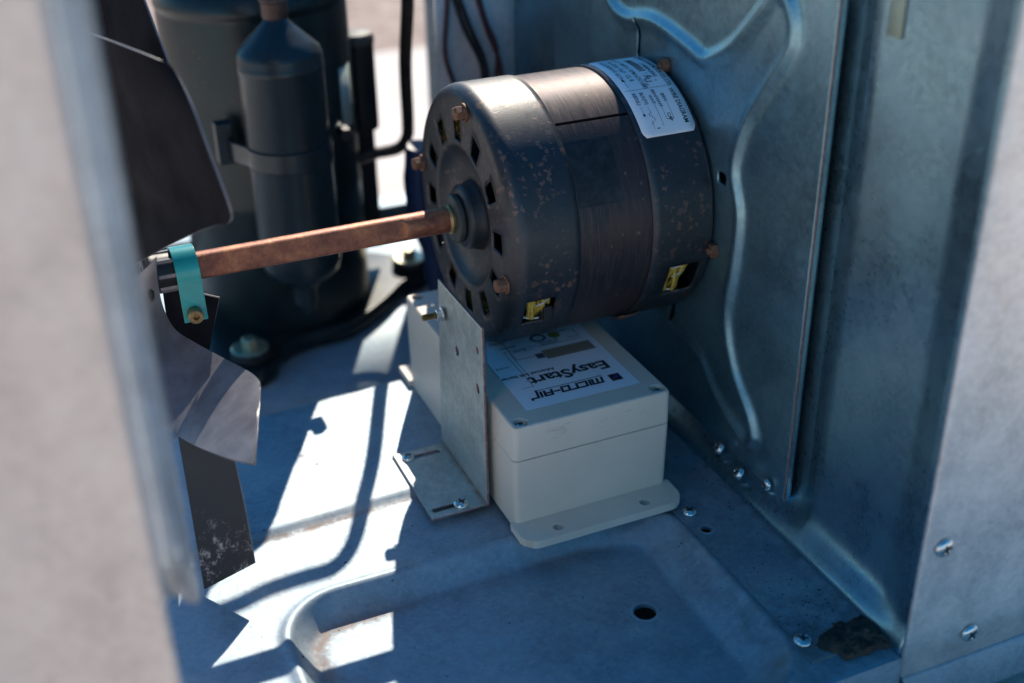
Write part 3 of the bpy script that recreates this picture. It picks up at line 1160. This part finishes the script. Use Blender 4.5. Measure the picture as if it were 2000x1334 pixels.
def flat_text(body, xr, yb, size, sx=1.0, bold=0., mb=None, slant=0.):
    """upside down for the viewer: reads toward -X, its top toward -Y"""
    vs, fs = text_mesh(body, size, sx=sx, bold=bold)
    mb.add([(xr - v[0] - v[1] * slant, yb - v[1], HB + .028) for v in vs], fs)


def stroke(mb, pts, t, xr, yb, z=.028):
    for k in range(len(pts) - 1):
        (a0, b0), (a1, b1) = pts[k], pts[k + 1]
        L = hypot(a1 - a0, b1 - b0) or 1
        nx_, ny_ = -(b1 - b0) / L * t / 2, (a1 - a0) / L * t / 2
        ex, ey = (a1 - a0) / L * t / 2, (b1 - b0) / L * t / 2
        q = [(a0 + nx_ - ex, b0 + ny_ - ey), (a0 - nx_ - ex, b0 - ny_ - ey), (a1 - nx_ + ex, b1 - ny_ + ey), (a1 + nx_ + ex, b1 + ny_ + ey)]
        mb.add([(xr - u_, yb - v_, HB + z + .0004 * k) for u_, v_ in q], [(0, 1, 2, 3)])


pk = MB()
flat_text("EasyStart", 8.12, 4.78, 1.32, 1.05, .036, pk)
flat_text("Advanced Soft Starter", 4.95, 5.32, .42, .92, .012, pk)
# block lettering of the maker's logo, drawn as strokes
LET = {
    'm': ([[(0, 0), (.12, .5), (.72, .5), (.62, 0)], [(.42, .5), (.32, 0)]], .80),
    'i': ([[(0, 0), (.1, .5)]], .22),
    'c': ([[(.45, .0), (0, 0), (.1, .5), (.55, .5)]], .62),
    'r': ([[(0, 0), (.1, .5), (.45, .5)]], .52),
    'o': ([[(0, 0), (.1, .5), (.55, .5), (.45, 0), (0, 0)]], .68),
    '-': ([[(0, .25), (.28, .25)]], .42),
    'a': ([[(0, 0), (.1, .5), (.55, .5), (.45, 0)], [(.05, .25), (.5, .25)]], .68),
    'R': ([[(0, 0), (.1, .5), (.5, .5), (.52, .62)], [(0, 0), (-.03, -.22)]], .5),
}
u0 = 0.
for ch in "micro-aiR":
    sts, adv = LET[ch]
    for s_ in sts:
        stroke(pk, [(u0 + a_, b_) for a_, b_ in s_], .155, 6.98, 3.02)
    u0 += adv
stroke(pk, [(.12, -.22), (u0 - .5, -.22)], .06, 6.98, 3.02, .03)
ring = [(-.02 + .09 * cos(t), -.22 + .09 * sin(t)) for t in [2 * pi * k / 12 for k in range(13)]]
stroke(pk, ring, .035, 6.98, 3.02, .031)
# wiring sketch lines
for pts, t in (([(3.6, -4.6), (5.2, -4.6), (5.2, -1.2), (5.6, -1.2)], .03), ([(3.3, -4.9), (5.45, -4.9), (5.45, -.5), (6.2, -.5)], .03),
               ([(0.2, -4.7), (3.2, -4.7)], .03), ([(.3, -5.9), (.3, -5.0), (1.0, -5.0)], .04), ([(1.0, -6.6), (6.3, -6.6)], .03),
               ([(5.9, -6.8), (6.9, -4.1), (6.9, -2.2)], .03)):
    stroke(pk, pts, t, 8.4, 3.3)
for cx_, cy_, rr in ((5.6, 9.0, .48), (5.6, 9.0, .40)):
    stroke(pk, [(cx_ + rr * cos(t), cy_ + rr * .9 * sin(t)) for t in [2 * pi * k / 20 for k in range(21)]], .07, 0, 0, .03)
pk.v = [((v[0] if not (v[0] < 0 and v[1] < 0) else -v[0]), (v[1] if not (v[0] < 0 and v[1] < 0) else -v[1]), v[2]) for v in pk.v]
for body, x_, y_, s_ in (("BLACK", 4.35, 8.15, .28), ("BROWN", 3.95, 8.75, .28), ("ORANGE", 3.6, 9.45, .28), ("WHITE", 2.55, 6.55, .28), ("DIAGRAM", 6.6, 8.2, .26),
                         ("SEE MANUAL", 6.7, 8.45, .24), ("COMPRESSOR", 7.9, 9.4, .24), ("CAPACITOR", 5.0, 10.0, .24)):
    flat_text(body, x_, y_, s_, 1.0, .003, pk)
pko = pk.build("label_print", M_ink, None, sharp=None, fix=False)
pko.parent = lbl
pko.location = -Vector((5, 9, 0)) * S


def lblpart(name, mb, mat):
    o = mb.build(name, mat, None, sharp=None, fix=False)
    o.parent = lbl
    o.location = -Vector((5, 9, 0)) * S


def rect(x0, x1, y0, y1, z):
    return MB().add([(x0, y0, z), (x1, y0, z), (x1, y1, z), (x0, y1, z)], [(0, 1, 2, 3)])


lblpart("tan_patch", rect(5.1, 8.35, 6.35, 7.45, HB + .030), M_tan)
lblpart("dark_patch", rect(4.55, 5.08, 6.6, 7.2, HB + .032), M_ink2)
sq = rect(7.42, 8.12, 2.35, 3.1, HB + .030)
lblpart("logo_square", sq, M_ink)
lblpart("logo_mark", rect(7.68, 7.95, 2.62, 2.9, HB + .034), M_inkblue)
lblpart("logo_dot", rect(7.5, 7.62, 2.5, 2.62, HB + .034), M_inkred)
dk = MB()
dk.lathe([(.001, 0), (.38, 0)], (6.7, 8.95, HB + .034), 'Z', 20)
lblpart("green_disc", dk, M_inkyel)
rd = MB()
for a_, b_ in (((3.3, 9.2), (3.3, 7.0)), ((3.3, 7.0), (4.5, 7.0)), ((3.3, 9.2), (2.6, 9.6)), ((4.2, 9.7), (5.1, 9.7))):
    stroke(rd, [(-a_[0], -a_[1]), (-b_[0], -b_[1])], .045, 0, 0, .034)
lblpart("red_lines", rd, M_inkred)
# scuffs
scf = MB()
rs_ = random.Random(11)
for k in range(26):
    x_, z_ = rs_.choice([(rs_.gauss(2.8, .6), rs_.gauss(6.2, .25)), (rs_.gauss(6, 1.2), rs_.gauss(6.05, .2))])
    L, a_ = rs_.uniform(.05, .5), rs_.gauss(.1, .4)
    scf.add([(x_, -.012, z_), (x_ + L * cos(a_), -.012, z_ + L * sin(a_)), (x_ + L * cos(a_), -.012, z_ + L * sin(a_) + .014), (x_, -.012, z_ + .01)], [(0, 1, 2, 3)])
scf.build("scuff_marks", simple("scuff_brown", (.24, .20, .16), .7, 0, .2, 100, 0), bx, sharp=None, fix=False)

# =================================================================== FAN
fan = thing("axial_fan", "black steel fan with worn pitched blades on the left end of the rusty shaft", "fan", (-15.5, YC, ZC))


def patch(left, right, mid=None, n=14, m_=14):
    L = catmull(left, 6)
    R_ = catmull(right, 6)

    def at(P, t):
        k = t * (len(P) - 1)
        i = min(int(k), len(P) - 2)
        return P[i].lerp(P[i + 1], k - i)
    if mid:
        Mi = catmull(mid, 6)
    rows = []
    for i in range(n + 1):
        t = i / n
        a_, b_ = at(L, t), at(R_, t)
        row = []
        for j in range(m_ + 1):
            u_ = j / m_
            p = a_.lerp(b_, u_)
            if mid:
                c_ = at(Mi, t)
                ctl = c_ * 2 - (a_ + b_) * .5
                p = a_ * (1 - u_) ** 2 + ctl * 2 * u_ * (1 - u_) + b_ * u_ * u_
            row.append(p)
        rows.append(row)
    return MB().grid(rows)


B_left = [(-17.6, 9.49, 31.27), (-17., 11.86, 27.89), (-16.7, 11.6, 23.29), (-16.4, 8.9, 19.35), (-16.2, 9.57, 16.8)]
B_mid = [(-15.9, 8.2, 28.9), (-15.6, 7.5, 27.6), (-15.4, 8.34, 24.09), (-15., 9.6, 19.6), (-15., 9.6, 17.7)]
B_right = [(-14.3, 6.3, 27.5), (-14.05, 5.6, 26.9), (-13.8, 4.3, 25.2), (-13.35, 3.4, 22.5), (-13.3, 3.6, 20.6)]
B_left2 = [(-17.0, 12.6, 27.95)] + B_left[2:]
bl = patch([(-17.4, 13.0, 28.0), (-17.5, 15.0, 23.82), (-17.5, 14.6, 20.6), (-17.6, 14.0, 17.6), (-17.4, 12.0, 15.4)],
           [(-14.45, 5.7, 27.85), (-14.30, 5.0, 27.5), (-14.10, 3.62, 26.45), (-13.80, 2.34, 24.47), (-13.50, 1.33, 22.66), (-13.38, 1.25, 21.7), (-13.5, 1.9, 21.1)],
           [(-15.80, 7.6, 28.2), (-15.60, 7.3, 25.86), (-15.30, 6.9, 22.90), (-15.00, 6.9, 20.27), (-14.90, 5.6, 19.3)], n=28, m_=20)
bl.build("fan_blade", M_blade, fan, solid=.14, bevel=.04, rim=M_bladewornlit)
patch([(-16.9, 25, 33), (-16.5, 21.36, 26.03), (-16., 16, 18.39)], [(-14.6, 18.0, 32.), (-14.1, 14.25, 28.97), (-13.4, 12.2, 24.9)]).build("fan_blade", M_blade, fan, solid=.14, bevel=.04, rim=M_bladewornlit)
C_top = [(-16.30, 8.45, 17.29), (-16.35, 10.6, 14.6), (-16.2, 11.8, 12.5), (-15.75, 11.9, 11.1), (-14.85, 10.9, 10.55), (-13.8, 8.9, 10.4), (-12.75, 6.1, 10.6), (-12.5, 4.9, 10.55), (-12.62, 4.5, 10.5)]
C_bot = [(-17.64, 12.0, 14.2), (-17.9, 11.0, 12.2), (-18.15, 9.0, 10.4), (-17.9, 8.0, 8.6), (-17.00, 5.87, 7.83), (-15.60, 1.3, 9.0), (-14.45, -1.3, 9.75), (-14.25, -1.4, 9.9)]
patch(C_bot, C_top, n=48, m_=12).build("fan_blade", M_bladewornlit, fan, solid=.14, bevel=.04, sharp=60)  # sunlit blade: its brightness is put into the lighter colour
patch([(-17.0, 6.9, 7.2), (-17.15, 5.2, 4.2), (-17.41, 2.5, 0.)], [(-14.6, 4.9, 8.0), (-14.55, 3.2, 5), (-14.65, 1.41, 1.7)]).build("fan_blade", M_blade_scr, fan, solid=.14, bevel=.04, rim=M_bladewornlit)
patch([(-15.9, 13.2, 13.4), (-15.9, 13.6, 10.5), (-15.7, 14.6, 7.4)], [(-13.1, 11.1, 12.9), (-13.5, 14.2, 8.8), (-13.8, 15.8, 6.2)]).build("fan_blade", M_blade, fan, solid=.14, bevel=.04, rim=M_bladewornlit)
hbm = MB()
hbm.lathe([(.6, -16.9), (1.5, -16.9), (1.6, -16.75), (1.5, -16.6), (1.2, -16.5), (1.1, -16.3), (1.06, -14.2), (.98, -14.0), (.66, -14.0)], (0, YC, ZC), 'X', 48)
hbm.build("hub", M_blackm, fan, sharp=40)
for k in range(8):
    a_ = radians(k * 45 + 10)
    c = (YC - 1.06 * cos(a_), ZC + 1.06 * sin(a_))
    MB().box((-16.2, c[0] - .12, c[1] - .12), (-13.95, c[0] + .12, c[1] + .12)).build("hub_finger", M_bladewornlit, fan, bevel=.04)
# teal clamp band
cb = MB()
path = []
for k in range(25):
    a_ = radians(205 - k * (205) / 24)
    path.append((YC - 1.28 * cos(a_) * 1, ZC + 1.28 * sin(a_)))
path += [(YC - 1.32, ZC - .5), (YC - 1.36, ZC - 1.2), (YC - 1.42, ZC - 2.0), (YC - 1.48, ZC - 2.65)]
rows = [[(-15.35 + x * 1.3 + .10 * (i / len(path)), y, z) for x in (0, .1, .5, .9, 1)] for i, (y, z) in enumerate(path)]
cb.grid(rows)
cb.build("clamp_band", M_teal, fan, solid=.09, bevel=.02)
so = MB()
so.lathe([(.001, -.35), (.16, -.35), (.18, -.62), (.36, -.62), (.42, -.55), (.42, 0)], (-14.65, YC - 1.42, ZC - 2.15), 'Y', 24)
so.build("clamp_screw", M_brass, fan, sharp=40)

# =================================================================== COMPRESSOR
comp = thing("compressor", "large dark green-black cylindrical compressor standing behind the fan", "compressor", (-4.0, 38, -3))
cm = MB()
R0, CX, CY = 6.9, -4.0, 38.0
cm.lathe([(.01, -2.6), (5.2, -2.6), (6.2, -2.4), (6.7, -1.9), (R0, -1.0), (R0 + .02, 9), (R0 + .06, 9.2), (R0, 9.5), (R0, 22.9), (R0 - .05, 23.1), (R0 + .08, 23.3), (R0 + .08, 23.7), (R0 - .3, 24.6), (5.6, 25.9), (3.5, 26.7), (.01, 27.0)], (CX, CY, 0), 'Z', 96)
cm.build("shell", M_comp, comp, sharp=50)
# base plate with two ears
bp = MB()
bpp = [(-10.6, 27.0), (-9.2, 26.3), (-7.6, 27.2), (-6.6, 29.2), (-4.5, 30.4), (-.5, 31.0), (3.0, 33.6), (5.6, 36.2), (7.8, 37.2), (8.4, 39.2), (7.2, 41.0), (2.5, 44.5), (-4, 46), (-11, 44), (-13.2, 37), (-12.0, 30.0)]
bpp = [tuple(p) for p in catmull([(x, y, 0) for x, y in bpp + bpp[:1]], 4)][:-1]
bp.prism([(p[0], p[1]) for p in bpp], -1.35, -.95)
bp.build("base_plate", M_comp, comp, bevel=.12, sharp=50)
rl = MB()
rl.grid([[(p[0] * (1 - o_) + CX * o_, p[1] * (1 - o_) + CY * o_, z) for p in bpp + bpp[:1]] for z, o_ in ((-2.3, 0), (-1.9, -.004), (-1.2, 0))])
rl.build("base_plate_rim", M_comp, comp, solid=.12)
for fx, fy in ((-9.02, 28.64), (7.0, 38.6)):
    MB().lathe([(.4, -2.9), (1.5, -2.9), (1.6, -2.3), (1.25, -1.9), (1.2, -1.4), (1.45, -1.1), (1.5, -.6), (1.3, -.25), (.5, -.15)], (fx, fy, 0), 'Z', 32).build("rubber_grommet", M_rubber, comp)
    MB().lathe([(.4, -.2), (1.38, -.2), (1.4, -.08), (1.3, 0), (.5, .04)], (fx, fy, 0), 'Z', 32).build("washer", M_yelzinc, comp)
    MB().lathe([(.62, .0), (.62, .6), (.52, .72)], (fx, fy, 0), 'Z', 6, a0=.3, cap1=True).build("foot_bolt", M_yelzinc, comp, bevel=.04)
MB().grid([[(CX + (R0 + .06) * cos(radians(a_)), CY + (R0 + .06) * sin(radians(a_)), z) for a_ in frange(-47, -32, 2)] for z in (14.0, 18.6)]).build("shell_label", M_labgreen, comp, solid=.02)
dr = MB()
rnd = random.Random(5)
for k in range(26):
    a_, z_, r = rnd.uniform(radians(-150), radians(-100)), rnd.uniform(5, 22), rnd.uniform(.04, .11)
    c = Vector((CX + (R0 + .015) * cos(a_), CY + (R0 + .015) * sin(a_), z_))
    t_ = Vector((-sin(a_), cos(a_), 0))
    dr.add([c + t_ * r * cos(q_) + Vector((0, 0, r * sin(q_))) for q_ in [2 * pi * i / 8 for i in range(8)]], [tuple(range(8))])
dr.build("rust_specks", M_rust, comp, sharp=None, fix=False)["kind"] = "stuff"

AX, AY, KR = -4.54, 28.0, 1.075


def az(z):
    return 1.0817 * (z - 24.11) + 22.54


acc = thing("suction_accumulator", "dark bottle-shaped accumulator strapped upright to the front of the compressor", "accumulator", (AX, AY, 4))
am = MB()
am.lathe([(r * KR, az(z)) for r, z in [(.01, 6.0), (.75, 6.05), (.8, 6.3), (.8, 7.3), (1.0, 7.75), (1.9, 8.2), (2.5, 8.8), (2.66, 9.5), (2.68, 10), (2.68, 22.3), (2.71, 22.35), (2.71, 22.7), (2.68, 22.75), (2.68, 23.2), (2.55, 23.6), (2.0, 24.15), (1.2, 24.9), (.85, 25.25), (.72, 25.5)]], (AX, AY, 0), 'Z', 72)
am.build("accumulator_body", M_acc, acc, sharp=50)
for k in range(0):
    rr = 2.42 - k * .19
    zc_ = 23.72 + (2.42 - rr) * 1.02
    MB().lathe([((rr + .03) * KR, az(zc_ - .06)), (rr * KR, az(zc_ + .05)), ((rr - .09) * KR, az(zc_ + .06))], (AX, AY, 0), 'Z', 60).build("spun_ridge", M_acc, acc)
MB().lathe([(r * KR, az(z)) for r, z in [(.72, 25.4), (.82, 25.6), (.82, 26.4), (.9, 26.5), (.86, 26.7), (.66, 26.8), (.66, 28.8)]], (AX, AY, 0), 'Z', 28).build("outlet_stub", M_copper, acc)
MB().lathe([(1.35, 5.9), (1.0, 5.3), (.95, 4.2), (.62, 3.7), (.5, 2.0)], (AX + .3, AY + .5, 0), 'Z', 20).build("inlet_stub", M_acc, acc)
sb = MB()
RA = 2.98
sp_ = [(AX - 3.9, AY + 3.1), (AX - 3.6, AY + 1.3)] + [(AX + RA * cos(radians(a_)), AY + RA * sin(radians(a_))) for a_ in range(180, 361, 8)] + [(AX + 3.1, AY + 1.7), (AX + 3.5, AY + 2.8)]
sb.grid([[(x, y, z) for x, y in sp_] for z in (14.1, 14.2, 15.4, 15.5)])
sb.build("strap", M_acc, acc, solid=.1)
MB().box((AX - 4.5, AY + 2.4, 13.6), (AX - 3.3, AY + 3.5, 16.6)).build("strap_bracket", M_acc, acc, bevel=.1)
MB().box((AX + 3.4, AY + .9, 15.5), (AX + 4.2, AY + 3.4, 15.8)).build("strap_ear", M_acc, acc, bevel=.08)
MB().lathe([(.2, -1.1), (.5, -1.1), (.55, -.7), (.55, 0)], (AX + 4.2, AY + 1.2, 15.2), 'Y', 6, cap0=True).build("strap_bolt", M_blackm, acc, bevel=.05)

comp.location = Vector((-3.44, 40.82, -4.46)) * S
acc.location = Vector((-4.0, 30.49, 2.76)) * S
comp.scale = acc.scale = (1.03, 1.03, 1.03)
AX, AY = -4.0, 30.49

# =================================================================== PIPES, WIRES, BACKGROUND
ppth = [(-30, 39.0, 36.2), (-8, 39.2, 36), (1.5, 39.2, 35.7), (4.7, 39.2, 35.0), (6.1, 38.1, 33.8), (6.9, 36.3, 32), (7.05, 35.0, 29.4), (6.95, 34.7, 26), (7.1, 35.3, 22.5), (7.3, 37.4, 17), (7.9, 39.5, 11.6), (7.9, 40.1, 10.0), (7.2, 40.6, 9.0), (5, 41, 8.7), (1.5, 40, 8.4)]
tag(MB().tube(catmull(ppth, 8), .5, 14).build("refrigerant_pipe", M_pipe), "dark brown bare pipe rising behind the motor and bending at its foot", "pipe")
tag(MB().tube(catmull([(AX, AY, 26.6), (AX, AY + .2, 29), (AX, AY + 2, 31), (AX, AY + 6, 32.5), (AX, AY + 12, 33)], 6), .70, 12).build("suction_pipe", M_copper), "tarnished copper pipe leaving the top of the accumulator", "pipe")
bk = thing("rear_galvanised_panel", "out of focus galvanised panel behind the motor with dark wires hanging over it", "metal panel", (11, 30, 0))
MB().grid([[(8.9, 34.3, z), (8.9, 34.0, z), (10.5, 34, z), (13, 34.05, z), (15.6, 34.0, z)] for z in frange(-.5, 23.5, 5)]).build("panel_sheet", M_back, bk, solid=.12)
MB().box((15.1, 26.4, -.5), (15.6, 34.0, 24.5)).build("corner_seam_strip", M_wall, bk)
wp = [([(8.0, 29.3, 26), (7.6, 29.2, 22.5), (7.4, 29.2, 19.5), (8.4, 29.1, 16.2)], M_wirep),
      ([(7.9, 29.2, 26), (9.2, 29, 22), (10.4, 28.9, 19.0), (10.8, 29, 16.0)], M_wireb),
      ([(9.6, 29.2, 26), (10.6, 29, 22), (11.5, 29, 19.5), (11.2, 29, 16.0)], M_wirep),
      ([(9.4, 29.0, 26), (10.6, 28.9, 21.5), (11.7, 28.9, 18.5), (11.8, 29, 15.8)], M_wirep),
      ([(7.6, 29.0, 26), (8.7, 28.9, 22.0), (10.2, 28.9, 18.5), (10.0, 29, 16.0)], M_wireb)]
wl_ = ["leftmost maroon wire bowed along the edge of the rear panel", "black wire slanting down the middle of the rear panel",
       "inner maroon wire right of the black wires", "outermost maroon wire nearest the motor label side", "short black wire between the maroon and slanting wires"]
for (p_, m__), l_ in zip(wp, wl_):
    tag(MB().tube(catmull([(x + 1.75, y + 4, z - 1.2) for x, y, z in p_], 8), .2, 8).build("wire", m__), l_, "wire", "wires hanging over the rear panel")
hs_ = MB().tube(catmull([(6.9, 33.5, 11.6), (6.8, 33.6, 10), (6.7, 33.8, 8.5), (7.0, 33.9, 5.5), (7.9, 33.9, 2.4), (8.3, 34, -.5), (8.3, 34, -3)], 8), 1.25, 18)
tag(hs_.build("blue_hose", M_blue), "dark blue plastic hose dropping behind the motor's left edge", "hose")
cn = thing("start_capacitor", "small black can with pale lid half hidden behind the compressor", "capacitor", (5.0, 42.5, 11))
MB().lathe([(.01, 10.6), (1.25, 10.6), (1.3, 10.9), (1.3, 17.6), (1.34, 17.9)], (5.0, 42.5, 0), 'Z', 28).build("can_body", M_blackm, cn)
MB().lathe([(1.38, 17.7), (1.4, 18.2), (1.2, 18.5), (.01, 18.6)], (5.0, 42.5, 0), 'Z', 28).build("can_lid", M_collar, cn)
MB().box((3.0, 43.6, -.8), (6.2, 44.0, 14)).build("can_bracket", M_blackm, cn)

MB_ = MB().box((13.8, -17, -.9), (30, 57, -.8))  # added sheet keeping daylight out from under the pan
tag(MB_.build("light_block_floor", M_floor), "added galvanised sheet right of the side wall, blocking light under the pan", "light blocker")
tag(MB().add([(15.9, -17, 29.8), (30, -17, 29.8), (30, 57, 29.8), (15.9, 57, 29.8), (30, -17, -.8), (30, 57, -.8), (15.9, 57, -.8)], [(0, 1, 2, 3), (1, 4, 5, 2), (2, 5, 6, 3)]).build("sun_shield", M_back, solid=.1),
    "unseen added lid and walls keeping the sun out behind the right panel", "metal cover")  # unseen lid and walls added to darken the compartment
# dirt heap in the corner of the strip
dt = MB()
rows = []
for j in range(46):
    row = []
    for i in range(46):
        u_, v_ = -1 + 2 * i / 45, -1 + 2 * j / 45
        r = hypot(u_, v_)
        ang = atan2(v_, u_)
        lim = .95 + .4 * noise.noise(Vector((cos(ang) * 1.9, sin(ang) * 1.9, 4))) + .07 * noise.noise(Vector((cos(ang) * 7, sin(ang) * 7, 4)))
        x, y = 12.5 + u_ * 2.3, -15.0 + v_ * 1.35
        h = .42 * max(0, 1 - (r / lim) ** 2) ** .6 + .22 * noise.noise(Vector((x * 2.2, y * 2.2, 0))) + .16 * noise.noise(Vector((x * 7, y * 7, 0)))
        if r > lim:
            h = -.3
        row.append((x, y, h - .2))
    rows.append(row)
dt.grid(rows)
tag(dt.build("dirt_heap", M_dirt, sharp=None), "dark brown crumbly dirt packed in the corner by the front panel", "dirt")

gr_ = MB()
rnd = random.Random(21)
for k in range(420):
    if k < 150:
        x, y = rnd.gauss(11.4, 1.2), rnd.gauss(-12.8, 2.0)
    elif k < 290:
        x, y = rnd.uniform(-16, 9), rnd.uniform(-14, 18)
    else:
        x, y = rnd.gauss(12.6, .5), rnd.uniform(-15, 12)
    if x > 13.2 or y < -15.3 or (-.6 < x < 10.5 and y > -2.2) or (-4.2 < x < 0 and 2.5 < y < 11) or hypot(x - 4.45, y + 7.5) < .9 or hypot(x - 10.34, y + 4.08) < .5:
        continue
    z = strip_h(x, y) if x > 9.5 else base_h(x, y)
    r = abs(rnd.gauss(0, .03)) + .018
    a0 = rnd.uniform(0, 6)
    vs = [(x + r * rnd.uniform(.7, 1.4) * cos(a0 + q * 2 * pi / 5), y + r * rnd.uniform(.7, 1.3) * sin(a0 + q * 2 * pi / 5), z - .005) for q in range(5)] + [(x, y, z + r * rnd.uniform(.4, 1.0))]
    gr_.add(vs, [(q, (q + 1) % 5, 5) for q in range(5)])
tag(gr_.build("grit", M_dirt, sharp=None), "scattered dark grit and crumbs on the metal floor", "grit", kind="stuff")

for o in bpy.data.objects:
    if "_o" in o:
        del o["_o"]
